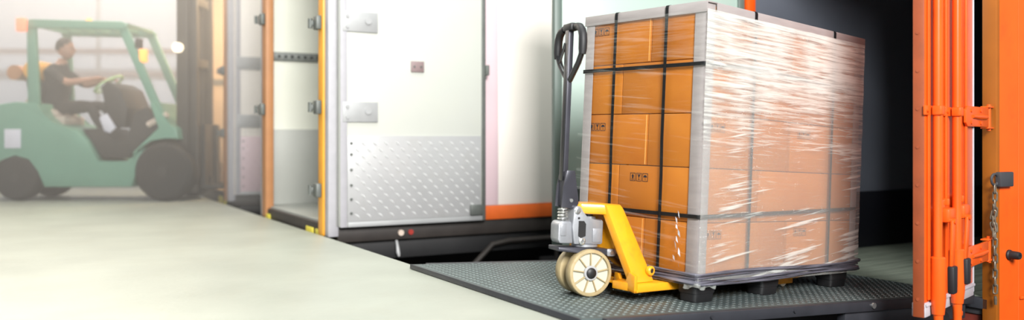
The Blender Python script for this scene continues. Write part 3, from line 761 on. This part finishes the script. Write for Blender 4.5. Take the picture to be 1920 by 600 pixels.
strap(rect_loop(-e1, LX+e1, -e1, LY+e1, zlow), 'black strap running level round the lower part of the load', (0, 0, HW))
e2 = BT+.0065+.005
def vloop_x(y): # loop in the xz plane at given y
    return [(p[0], y+(.0 if p[1] > .6 else -.004), p[1]) for p in [(a, b) for a, b, _ in rect_loop(-e2, LX+e2, PZ-.004, ZT+.0095, lambda x, y_: 0)]]
def vloop_y(x):
    return [(x, p[0], p[1]) for p in [(a, b) for a, b, _ in rect_loop(-e2, LY+e2, PZ-.004, ZT+.0098, lambda x_, y_: 0)]]
strap(vloop_x(.205), 'black upright strap on the jack end nearer the front corner', (0, HW, 0))
strap(vloop_x(.515), 'black upright strap on the jack end behind the jack handle', (0, HW, 0))
strap(vloop_y(.345), 'black upright strap on the long side nearer the front corner', (HW, 0, 0))
strap(vloop_y(1.025), 'black upright strap on the long side nearer the truck', (HW, 0, 0))

# ------------------------------------------------------------------ stretch film
film = thing('stretch_film', ML, 'clear pleated stretch film wrapped around the strapped cartons', 'film')
ef = e1+.004
def wob(a, b, s): return .0016*math.sin(17*a+5*b*s)+.0012*math.sin(41*a*b+s)
def fR(u, v):
    x = -ef+u*(LX+ef+BT+.004); z = BZ-.03+v*(zc0+.010-BZ+.03)
    return Vector((x, -ef-.003-abs(wob(u, v, 1)), z))
def fL(u, v):
    y = -ef+u*(LY+2*ef); z = BZ-.03+v*(zc0+.010-BZ+.03)
    return Vector((-ef-.003-abs(wob(u, v, 2)), y, z))
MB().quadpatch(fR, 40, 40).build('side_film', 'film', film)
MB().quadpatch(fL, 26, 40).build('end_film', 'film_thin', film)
def fE(u, v):
    y = -ef-.003+u*(LY+2*ef); z = BZ-.03+v*(zc0+.010-BZ+.03)
    return Vector((LX+BT+.004+(.012*min(1, u*8)), y, z))
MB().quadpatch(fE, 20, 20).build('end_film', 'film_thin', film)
# bunched rope of film round the foot of the load
random.seed(11)
rl = MB()
for k_ in range(9):
    z = .082+.0060*k_; off = ef+.004+.008*math.sin(k_*1.1)+random.uniform(-.002, .002)
    ph = random.uniform(0, 6)
    pts = rect_loop(-off, LX+off, -off, LY+off, lambda x, y: z+.007*math.sin(5*x+ph)+.005*math.sin(9*y+ph*2)+.010*max(0, x)/LX, r=.03)
    rl.tube(pts, [.0058+.002*math.sin(i*1.7+ph) for i in range(len(pts))], 7, closed=True)
rl.build('film_rope', 'film_roll', film)
sd = MB()   # loose crumpled skirt hanging at the front corner
def skirt(u, v):
    L_ = .19
    s_ = u*L_
    x, y = (-ef-.012, (.045-s_)) if s_ < .045+ef else (-ef-.012+(s_-.045-ef), -ef-.012)
    z = .092-.030*v*(.55+.45*math.sin(u*7+1)**2)
    return Vector((x-.002*math.sin(u*40), y-.004*math.sin(u*31+v*3), z))
sd.quadpatch(skirt, 40, 6).build('loose_skirt', 'film', film)
tw = MB()   # twisted tear glints on the jack end
random.seed(4)
for i in range(9):
    y = .085+random.uniform(-.02, .03); z = .16+i*.027
    a, b = random.uniform(.004, .010), random.uniform(.010, .022)
    vs = [tw.bm.verts.new((-ef-.006-random.uniform(0, .006), y+dy, z+dz)) for dy, dz in ((-a, -b), (a*.4, -b*.3), (a*.7, b), (-a*.3, b*.4))]
    tw.bm.faces.new(vs)
tag(tw.build('film_tear', 'film_shred', film), kind='stuff')

# ------------------------------------------------------------------ pallet jack
jack = thing('pallet_jack', ML, 'yellow hand pallet jack with black handle pushed under the load', 'pallet jack')
JY = .40
# forks
for s in (-1, 1):
    yo, yi = (JY-.265, JY-.115) if s < 0 else (JY+.205, JY+.060)
    y0, y1 = min(yo, yi), max(yo, yi)
    xf = -.215 if s < 0 else -.06
    fk = MB().prism([(xf, .040), (xf, .075), (1.02, .075), (1.06, .066), (1.08, .045), (1.0, .040)], y0, y1, 'y', bevel=.004).build('fork', 'yellow', jack)
    MB().cyl((.90, y0+.015, .038), (.90, y1-.015, .038), .0375, n=20).build('load_roller', 'nylon', fk)
    lk_ = MB().bb(.80, .97, y0+.004, y0+.012, .015, .06, bevel=.003); lk_.bb(.80, .97, y1-.012, y1-.004, .015, .06, bevel=.003)
    lk_.build('roller_bracket', 'yellow', fk)
# front channel joining the forks, with the notch
def slab(pts, th_vec, bev=.006):
    mb = MB(); A = [mb.bm.verts.new(p) for p in pts]; B = [mb.bm.verts.new(Vector(p)+Vector(th_vec)) for p in pts]
    n = len(pts); fs = [mb.bm.faces.new(A), mb.bm.faces.new(B[::-1])]
    for i in range(n): fs.append(mb.bm.faces.new((A[i], B[i], B[(i+1) % n], A[(i+1) % n])))
    bmesh.ops.bevel(mb.bm, geom=list({e for f in fs for e in f.edges}), offset=bev, segments=2, affect='EDGES', profile=.5)
    return mb
def cq(q, z): return (-.236+.066*q, .136+.180*q, z)
slab([cq(*p) for p in ((0, .040), (1, .052), (1, .104), (.80, .104), (.74, .080), (.42, .080), (.30, .122), (0, .112))], (.018, 0, 0), .002).build('front_channel', 'yellow', jack)
slab([cq(*p) for p in ((0, .040), (1, .052), (1, .060), (0, .050))], (.10, 0, 0), .002).build('channel_floor', 'yellow', jack)
MB().bb(-.15, -.05, JY-.113, JY+.113, .050, .062, bevel=.003).build('cross_plate', 'yellow', jack)
# A-frame legs
for s in (-1, 1):
    yt, yb = JY+s*.105, JY+(-.235 if s < 0 else .190)
    lg = slab([(-.262, yt, .402), (-.168, yt, .402), (-.155, yt+s*.006, .385), (-.075, yb, .076), (-.200, yb, .076)], (0, -s*.045, 0))
    lg = lg.build('frame_leg', 'yellow', jack)
    if s > 0: continue
    bo = MB().lathe([(.021, 0), (.021, .014), (.016, .018), (.011, .018), (.011, .008), (.003, .008)], (-.100, yb+s*.001-s*.012, .125), (0, s, 0), 20); bo.build('pivot_boss', 'yellow', lg)
    MB().cyl((-.100, yb+s*.0, .125), (-.100, yb+s*.004, .125), .0105, n=16).build('pivot_pin', 'black_steel', lg)
# top yoke
yk = MB().prism([(-.345, JY-.03), (-.36, JY), (-.345, JY+.03), (-.25, JY+.105), (-.160, JY+.105), (-.160, JY-.105), (-.25, JY-.105)][::-1], .358, .404, 'z', bevel=.010)
yk.build('yoke', 'yellow', jack)
MB().bb(-.19, -.165, JY-.095, JY+.095, .20, .357, bevel=.006).build('yoke_web', 'yellow', jack)
# steering head: turned a little about its upright axis
SX, SY = -.283, .398
MS = Matrix.Translation((SX, SY, 0)) @ Matrix.Rotation(rad(-17.5), 4, 'Z')
def spart(name, mb, m, parent=jack, smooth=35):
    return mb.build(name, m, parent, MS if parent is jack else None, smooth)
WR = .1035
for s in (-1, 1):
    yo = s*.077; yi = s*.027    # outer and inner face
    w_ = MB().lathe([(.088, yi), (.094, yi), (.100, yi+s*.002), (WR, yi+s*.008), (WR, yo-s*.008), (.100, yo-s*.002), (.094, yo), (.088, yo), (.0865, yo-s*.006), (.0865, yi+s*.006)], (0, 0, WR), (0, 1, 0), 40)
    # close the ring section
    w_ = spart('steer_wheel', w_, 'nylon_rim')
    MB().cyl((0, (yo+yi)/2-s*.004, WR), (0, (yo+yi)/2+s*.013, WR), .0868, n=40).build('wheel_web', 'nylon', w_)
    sp_ = MB()
    for k_ in range(9):
        a = 2*PI*k_/9+.2
        sp_.box((.056*math.cos(a), yo-s*.010, WR+.056*math.sin(a)), (.062, .016, .0045), Matrix.Rotation(-a, 3, 'Y'), .001)
    sp_.build('spoke', 'nylon_rim', w_)
    hb = MB().lathe([(.033, yo-s*.016), (.033, yo-s*.002), (.030, yo+s*.001), (.024, yo+s*.001), (.024, yo-s*.004)], (0, 0, WR), (0, 1, 0), 28)
    hb.build('hub', 'alu', w_)
    MB().lathe([(.0235, yo-s*.006), (.0235, yo+s*.004), (.018, yo+s*.009), (.006, yo+s*.011)], (0, 0, WR), (0, 1, 0), 24).build('hub_cap', 'black_plastic', w_)
spart('axle', MB().cyl((0, -.07, WR), (0, .07, WR), .014), 'bolt')
spart('fork_stem', MB().cyl((0, 0, WR+.01), (0, 0, .197), .022), 'charcoal_steel')
# dark lever plate above the wheels
lv = spart('lever_plate', MB().prism([(-.150, .196), (-.150, .214), (-.03, .212), (.10, .206), (.118, .198), (.118, .180), (.04, .178)], -.055, .055, 'y', bevel=.004), 'charcoal_steel')
MB().bb(.083, .124, -.062, -.0555, .176, .208, bevel=.006).build('lever_ear', 'pump_alu', lv)
MB().cyl((.104, -.067, .192), (.104, -.061, .192), .0085, n=14).build('pin', 'bolt', lv)
# push rod down to the frame
pr = MB().tube([(-.165, JY-.03, .190), (-.10, JY-.04, .150), (-.02, JY-.045, .110)], [.020, .026, .020], 10, flat=1.6); pr.build('push_rod', 'black_steel', jack)
# hydraulic pump
pm = MB().prism([(-.075, .226), (.060, .226), (.064, .235), (.064, .328), (.056, .335), (-.016, .335), (-.036, .375), (-.052, .392), (-.070, .392), (-.082, .378), (-.086, .30)], -.050, .050, 'y', bevel=.006)
pm = spart('pump_body', pm, 'pump_alu')
MB().prism([(-.058, .262), (-.046, .253), (-.022, .262), (-.022, .315), (-.032, .328), (-.058, .328)], -.0515, -.0495, 'y').build('pump_window', 'chassis_black', pm)
MB().bb(.012, .056, -.054, -.0505, .236, .296, bevel=.002).build('cast_pad', 'pump_alu', pm)
MB().lathe([(.014, 0), (.014, .006), (.010, .008), (.006, .008)], (-.066, -.051, .372), (0, -1, 0), 16).build('pivot_bolt', 'bolt', pm)
MB().lathe([(.015, 0), (.015, .008), (.010, .011), (.008, .006)], (-.040, -.051, .240), (0, -1, 0), 16).build('lower_bolt', 'bolt', pm)
MB().cyl((-.058, -.051, .340), (-.058, -.053, .340), .005, n=10).build('bolt_hole', 'chassis_black', pm)
MB().cyl((.066, -.02, .31), (.074, -.02, .31), .007, n=10).build('bleed_screw', 'bolt', pm)
spart('bearing_ring', MB().cyl((0, 0, .214), (0, 0, .2255), .058, n=28), 'pump_alu')
rs = spart('reservoir', MB().prism([(-.150, .245), (-.140, .228), (-.0765, .228), (-.087, .325), (-.140, .325), (-.150, .310)], -.042, .042, 'y', bevel=.008), 'pump_alu')
MB().bb(-.140, -.112, -.046, -.0425, .262, .315, bevel=.002).build('cast_pad', 'pump_alu', rs)
spr = MB(); pts = []
for i in range(64):
    a = 2*PI*i/16; pts.append((-.112+.020*math.cos(a), .0+.020*math.sin(a), .327+.052*i/63))
spr.tube(pts, .0045, 7); spart('return_spring', spr, 'bolt')
spart('spring_rod', MB().cyl((-.112, 0, .326), (-.112, 0, .405), .008), 'bolt')
spart('piston', MB().cyl((.012, 0, .3355), (.012, 0, .362), .022, n=20).cyl((.012, 0, .372), (.012, 0, .386), .015, n=16), 'charcoal_steel')
spart('piston_nut', MB().cyl((.012, 0, .3355), (.012, 0, .347), .034, n=6), 'pump_alu')
# handle
hx = -.114
hbm = MB().prism([(-.138, .385), (-.052, .375), (-.058, .43), (-.078, .545), (-.118, .545), (-.132, .47)], -.036, -.028, 'y', bevel=.002)
hbm.prism([(-.138, .385), (-.052, .375), (-.058, .43), (-.078, .545), (-.118, .545), (-.132, .47)], .028, .036, 'y', bevel=.002)
hbm.bb(-.124, -.114, -.028, .028, .39, .54)
br_ = spart('handle_bracket', hbm, 'charcoal_steel')
MB().cyl((-.092, -.040, .415), (-.092, -.036, .415), .008, n=12).build('bracket_bolt', 'bolt', br_)
spart('handle_pole', MB().box((hx, 0, .845), (.024, .032, .66), None, .004), 'charcoal_steel')
spart('pole_face', MB().bb(hx-.0165, hx-.0125, -.016, .016, .50, 1.16, bevel=.001), 'black_steel')
HA, HZ = .124, 1.172
half = [(.012, .940), (.036, .962), (.090, 1.012), (.110, 1.040), (HA, 1.070), (HA, 1.10), (HA-.003, 1.128), (HA-.014, 1.150), (HA-.034, HZ-.006), (HA-.06, HZ), (.03, HZ+.002)]
lpp = [(-y, z) for y, z in half]+[(y, z) for y, z in half[::-1]]
lp = spart('handle_loop', MB().tube([(hx+.002, y, z) for y, z in lpp], .0125, 12), 'black_steel')
for s in (-1, 1):
    MB().tube([(hx+.002, s*y, z) for y, z in ((HA, 1.045), (HA+.0005, 1.07), (HA+.0005, 1.10), (HA-.003, 1.128), (HA-.014, 1.150), (HA-.034, HZ-.006), (HA-.06, HZ))], [.0155, .0185, .019, .0185, .018, .0175, .016], 12).build('grip', 'black_rubber', lp)
MB().box((hx+.002, 0, HZ+.002), (.042, .085, .034), None, .008).build('head_block', 'black_rubber', lp)
MB().tube([(hx-.014, .014, 1.105), (hx-.018, .030, 1.065), (hx-.024, .044, 1.030), (hx-.026, .050, 1.018)], [.007, .007, .007, .005], 8).build('release_lever', 'black_steel', lp)

# ------------------------------------------------------------------ forklift (side on, facing right)
FS = .00584
FR = Vector((-4.65, 9.90, 0))
def fx(u): return (u-CU)*FS-FR.x
def fz(v): return H-(v-CV)*FS
flt = thing('forklift', Matrix.Translation(FR), 'green forklift with open cab, its driver seated, facing the trucks', 'forklift')
Y0, Y1 = -.50, .38
FC = .00618
def gx(u): return (u-CU)*FC-FR.x
def gz(v): return H-(v-CV)*FC
MB().prism([(fx(u), fz(v)) for u, v in ((-62, 345), (-70, 300), (-66, 230), (-50, 200), (20, 190), (62, 193), (70, 215), (90, 233), (132, 243), (154, 262), (172, 297), (176, 306), (232, 306), (248, 290), (262, 275), (258, 300), (246, 330), (240, 352), (72, 352), (66, 320), (48, 296), (20, 288), (-10, 298), (-28, 325), (-32, 345))][::-1], Y0+.03, Y1-.03, 'y', bevel=.02).build('body', 'fl_green', flt)
MB().prism([(fx(u), fz(v)) for u, v in ((244, 300), (254, 278), (278, 262), (305, 257), (330, 262), (326, 240), (312, 232), (284, 190), (276, 196), (296, 240), (270, 262), (245, 285))][::-1], Y0, Y1, 'y', bevel=.012).build('front_cowl', 'fl_green', flt)
MB().bb(fx(0), fx(31), Y0+.022, Y0+.029, fz(278), fz(242), bevel=.002).build('number_panel', 'paper', flt)
MB().prism([(fx(u), fz(v)) for u, v in ((140, 242), (160, 262), (178, 297), (230, 297), (262, 258), (290, 235), (262, 200), (238, 212), (228, 262), (200, 268), (175, 240))][::-1], Y0+.10, Y1-.10, 'y', bevel=.01).build('cab_floor', 'fl_dark', flt)
# overhead guard
for y in (Y0+.04, Y1-.10):
    MB().prism([(fx(u), fz(v)) for u, v in ((40, 45), (56, 45), (64, 196), (42, 196))], y, y+.06, 'y', bevel=.01).build('guard_pillar', 'fl_green', flt)
    MB().prism([(fx(u), fz(v)) for u, v in ((212, 48), (228, 44), (312, 240), (298, 246))], y, y+.05, 'y', bevel=.01).build('guard_pillar', 'fl_green', flt)
rf = MB(); rf.prism([(fx(u), fz(v)) for u, v in ((38, 36), (52, 34), (222, 38), (232, 46), (228, 54), (40, 50))], Y0+.02, Y0+.09, 'y', bevel=.008)
rf.prism([(fx(u), fz(v)) for u, v in ((38, 36), (52, 34), (222, 38), (232, 46), (228, 54), (40, 50))], Y1-.11, Y1-.04, 'y', bevel=.008)
for i in range(7): rf.bb(fx(46+i*29), fx(54+i*29), Y0+.09, Y1-.11, fz(46), fz(40))
rf.build('guard_roof', 'fl_green', flt)
# wheels
for (u, v, r, ys) in ((305, 322, .325, (Y0-.06, Y1-.16)), (20, 336, .255, (Y0+.02, Y1-.20))):
    for y in ys:
        w_ = MB().lathe([(r*.55, 0), (r*.86, 0), (r*.97, .03), (r, .08), (r, .14), (r*.97, .19), (r*.86, .22), (r*.55, .22)], (fx(u), y, r), (0, 1, 0), 32).build('wheel', 'tyre', flt)
        MB().lathe([(r*.12, -.012), (r*.18, -.012), (r*.2, .02), (r*.45, .03), (r*.56, .005)], (fx(u), y, r), (0, 1, 0), 24).build('rim', 'fl_dark', w_)
# mast, carriage and forks
ms = MB()
for y in (-.34, .14):
    ms.bb(fx(316), fx(338), y, y+.10, .12, 2.75, bevel=.008); ms.bb(fx(339), fx(354), y+.02, y+.08, .08, 2.70, bevel=.006)
for z in (.5, 1.5, 2.2, 2.68): ms.bb(fx(322), fx(350), -.24, .14, z, z+.10, bevel=.006)
ms.build('mast', 'mast', flt)
cy_ = MB()
for y in (-.14, .02): cy_.cyl((fx(330), y, .2), (fx(330), y, 2.3), .045, n=14)
cy_.bb(fx(324), fx(336), -.18, .06, 2.28, 2.34); cy_.build('lift_cylinder', 'mast', flt)
MB().bb(fx(355), fx(361), -.40, .22, .25, .85, bevel=.006).build('carriage', 'mast', flt)
for y in (-.30, .10):
    MB().prism([(fx(361), .85), (fx(361)+.04, .85), (fx(361)+.045, .17), (fx(361)+.35, .15), (fx(361)+.35, .13), (fx(361), .12)][::-1], y, y+.10, 'y', bevel=.004).build('lift_fork', 'fl_dark', flt)
# cab fittings
MB().bb(gx(95), gx(140), -.24, .24, gz(236), gz(218), bevel=.03).build('seat_base', 'seat', flt)
st_ = MB().prism([(gx(u), gz(v)) for u, v in ((66, 190), (76, 180), (100, 206), (120, 206), (128, 218), (86, 224))][::-1], -.24, .24, 'y', bevel=.02); st_.build('seat_cushion', 'seat', flt)
MB().prism([(gx(u), gz(v)) for u, v in ((66, 150), (76, 148), (88, 204), (74, 204))], -.22, .22, 'y', bevel=.02).build('seat_back', 'fl_dark', flt)
MB().prism([(gx(u), gz(v)) for u, v in ((212, 165), (226, 156), (246, 168), (262, 205), (256, 240), (236, 240), (222, 205))][::-1], -.32, .32, 'y', bevel=.02).build('dashboard', 'fl_dark', flt)
sw = MB(); c = Vector((gx(203), 0, gz(158))); ax = Vector((-.55, 0, .83)).normalized(); a1 = Vector((0, 1, 0)); a2 = ax.cross(a1)
sw.tube([c+(a1*math.cos(2*PI*i/24)+a2*math.sin(2*PI*i/24))*.17 for i in range(24)], .014, 8, closed=True)
for i in range(3): sw.cyl(c, c+(a1*math.cos(2*PI*i/3)+a2*math.sin(2*PI*i/3))*.165, .010, n=8)
sw = sw.build('steering_wheel', 'lime', flt)
MB().cyl(c, (gx(232), 0, gz(200)), .022, n=12).build('steering_column', 'fl_dark', flt)
MB().prism([(gx(u), gz(v)) for u, v in ((213, 222), (226, 214), (243, 240), (232, 250), (222, 246))], -.36, -.33, 'y', bevel=.004).build('side_panel', 'paper', flt)
MB().tube([(gx(306), -.42, gz(235)), (gx(325), -.44, gz(226)), (gx(342), -.44, gz(216))], .035, 10).build('front_lamp_arm', 'seat', flt)
gc = MB().lathe([(.02, -.22), (.09, -.21), (.115, -.17), (.115, .17), (.09, .21), (.02, .22)], (gx(76), .0, gz(134)), (0, 1, 0), 24); gc.build('gas_cylinder', 'lpg', flt)
MB().cyl((gx(44), -.2, gz(138)), (gx(44), .2, gz(138)), .085, n=18).build('rear_canister', 'brown_post', flt)
MB().bb(fx(27), fx(44), -.54, -.47, fz(58), fz(32), bevel=.015).build('rear_lamp', 'red_lamp', flt)
MB().lathe([(.035, 0), (.04, .05), (.03, .08), (.01, .09)], (fx(120), 0, fz(36)), (0, 0, 1), 16).build('beacon', 'amber_lamp', flt)
MB().bb(fx(253), fx(265), -.46, -.38, fz(115), fz(90), bevel=.01).build('turn_lamp', 'amber_lamp', flt)
MB().bb(fx(246), fx(256), -.47, -.38, fz(88), fz(70), bevel=.01).build('mirror', 'fl_dark', flt)
MB().cyl((fx(236), -.42, fz(98)), (fx(260), -.42, fz(95)), .008, n=8).build('lamp_arm', 'fl_dark', flt)
MB().cyl((fx(322), -.36, fz(86)), (fx(322), -.41, fz(86)), .055, n=18).build('head_lamp', 'head_lamp', flt)

# ------------------------------------------------------------------ driver
PY = 9.90; PS = .00618
def pw(u, v, y=0): return Vector(((u-CU)*PS, PY+y, H-(v-CV)*PS))
hip = pw(100, 205); chest = pw(110, 150); neck0 = pw(113, 122); head = pw(122, 92)
base = Vector((hip.x, PY, .0))
verts = []; edges = []; radii = []
def V(p, r):
    verts.append(Vector(p)-base); radii.append(r if isinstance(r, tuple) else (r, r)); return len(verts)-1
def E_(a, b): edges.append((a, b))
pel = V(hip, (.125, .15)); ab = V(pw(103, 180), (.11, .145)); cst = V(chest, (.12, .165)); up = V(pw(111, 132), (.10, .15)); nk = V(pw(115, 118), .058); nk2 = V(pw(118, 108), .055)
for a, b in ((pel, ab), (ab, cst), (cst, up), (up, nk), (nk, nk2)): E_(a, b)
for s in (-1, 1):
    sh_ = V(pw(107, 134, s*.17), .068); el = V(pw(142, 158, s*.23), .046); wr = V(pw(186, 150, s*.15), .030); pa = V(pw(196, 149, s*.135), (.028, .038))
    E_(up, sh_); E_(sh_, el); E_(el, wr); E_(wr, pa)
    p0 = pw(196, 149, s*.135)
    for k_, (dy, ln) in enumerate(((-.030, .060), (-.010, .070), (.010, .066), (.030, .052))):
        f0 = V(p0+Vector((.035, s*dy*.8, .006)), .0105); f1 = V(p0+Vector((.035+ln*.55, s*dy, .004)), .0095); f2 = V(p0+Vector((.035+ln*.75, s*dy, -.028)), .0085)
        E_(pa, f0); E_(f0, f1); E_(f1, f2)
    t0 = V(p0+Vector((.012, -s*.045, .002)), .011); t1 = V(p0+Vector((.045, -s*.055, -.008)), .0095)
    E_(pa, t0); E_(t0, t1)
    du = 0 if s < 0 else 8
    hp_ = V(pw(104, 204, s*.09), .092); kn = V(pw(178+du, 197, s*.13), .062); cf = V(pw(190+du, 222, s*.13), .058); ak = V(pw(208+du, 254, s*.12), .040); ft = V(pw(214+du, 262, s*.12), .042); to = V(pw(230+du, 262, s*.12), .036)
    E_(pel, hp_); E_(hp_, kn); E_(kn, cf); E_(cf, ak); E_(ak, ft); E_(ft, to)
me = bpy.data.meshes.new('person_cage'); me.from_pydata([tuple(v) for v in verts], edges, []); me.update()
tmp = bpy.data.objects.new('person_cage', me); COL.objects.link(tmp)
sk = tmp.modifiers.new('skin', 'SKIN'); sk.use_smooth_shade = True
for i, r in enumerate(radii): me.skin_vertices[0].data[i].radius = r
me.skin_vertices[0].data[0].use_root = True
sub = tmp.modifiers.new('sub', 'SUBSURF'); sub.levels = 2; sub.render_levels = 2
dg = bpy.context.evaluated_depsgraph_get()
bm = bmesh.new(); bm.from_mesh(tmp.evaluated_get(dg).to_mesh())
bpy.data.objects.remove(tmp, do_unlink=True)
# head with face joined into the same mesh
hc = head-base
def hsph(c, r, sc_, u=16, v=12):
    k_ = bmesh.ops.create_uvsphere(bm, u_segments=u, v_segments=v, radius=r)
    bmesh.ops.transform(bm, matrix=Matrix.Translation(c) @ Matrix.Diagonal((*sc_, 1)), verts=k_['verts']); return k_['verts']
hv = hsph(hc, .1, (.98, .78, 1.18), 24, 16)
for v in hv:
    q = v.co-hc
    if q.z < -.02 and q.x < 0: v.co.x += .035*min(1, (-q.z-.02)/.08)      # back of the skull tucks into the neck
    if q.z < -.04 and q.x > .03: v.co.x += .008                            # chin
    if abs(q.z) < .02 and q.x > .06 and abs(q.y) > .02: v.co.x -= .008     # eye sockets
nv = hsph(hc+Vector((.100, 0, -.012)), .016, (1.2, .8, 1.5), 10, 8)
for s in (-1, 1):
    hsph(hc+Vector((-.008, s*.078, -.005)), .026, (.75, .35, 1.2), 10, 8)
hsph(hc+Vector((.090, 0, -.052)), .018, (.7, 1.3, .45), 10, 6)
pm_ = bpy.data.meshes.new('person'); 
for mm in ('shirt', 'trouser', 'skin', 'shoe'): pm_.materials.append(M[mm])
zsh = (H-(206-CV)*PS)
for f in bm.faces:
    c = f.calc_center_median(); w_ = c+base
    f.smooth = True
    if w_.z > pw(0, 121).z and abs(c.y) < .12: f.material_index = 2
    elif w_.z < pw(0, 256).z: f.material_index = 3
    elif w_.x > pw(140, 0).x and w_.z > pw(0, 172).z: f.material_index = 2
    elif w_.z < pw(0, 196).z or w_.x > pw(128, 0).x: f.material_index = 1
    else: f.material_index = 0
bm.to_mesh(pm_); bm.free()
person = bpy.data.objects.new('person', pm_); COL.objects.link(person); person.location = base
tag(person, 'person in black shirt and dark trousers sitting on the forklift, hands on the wheel', 'person')
hr = MB().sph(hc+Vector((-.014, 0, .028)), .1, (1.0, .86, 1.08), 20, 14)
geom = [v for v in hr.bm.verts if (v.co-hc).z < -.02+.9*max(0, (v.co-hc).x+.01)]
bmesh.ops.delete(hr.bm, geom=geom, context='VERTS')
hr.build('hair', 'hair', person)
for s in (-1, 1): MB().sph(hc+Vector((.086, s*.030, .004)), .012, (.6, 1, .8), 10, 8).build('eye', 'fl_dark', person)

# ------------------------------------------------------------------ haze in the depth of the warehouse
hm = bpy.data.materials.new('warehouse_haze'); hm.use_nodes = True
nt = hm.node_tree
for n in list(nt.nodes):
    if n.type != 'OUTPUT_MATERIAL': nt.nodes.remove(n)
vs_ = nt.nodes.new('ShaderNodeVolumeScatter'); vs_.inputs['Color'].default_value = (1, .97, .93, 1); vs_.inputs['Density'].default_value = .25; vs_.inputs['Anisotropy'].default_value = .2
nt.links.new(vs_.outputs[0], [n for n in nt.nodes if n.type == 'OUTPUT_MATERIAL'][0].inputs['Volume'])
hz = MB().bb(-14, -1.6, 7.7, 15.4, .004, 4.6).build('haze', hm)
tag(hz, 'pale haze hanging in the warehouse around the forklift', 'haze', kind='stuff')
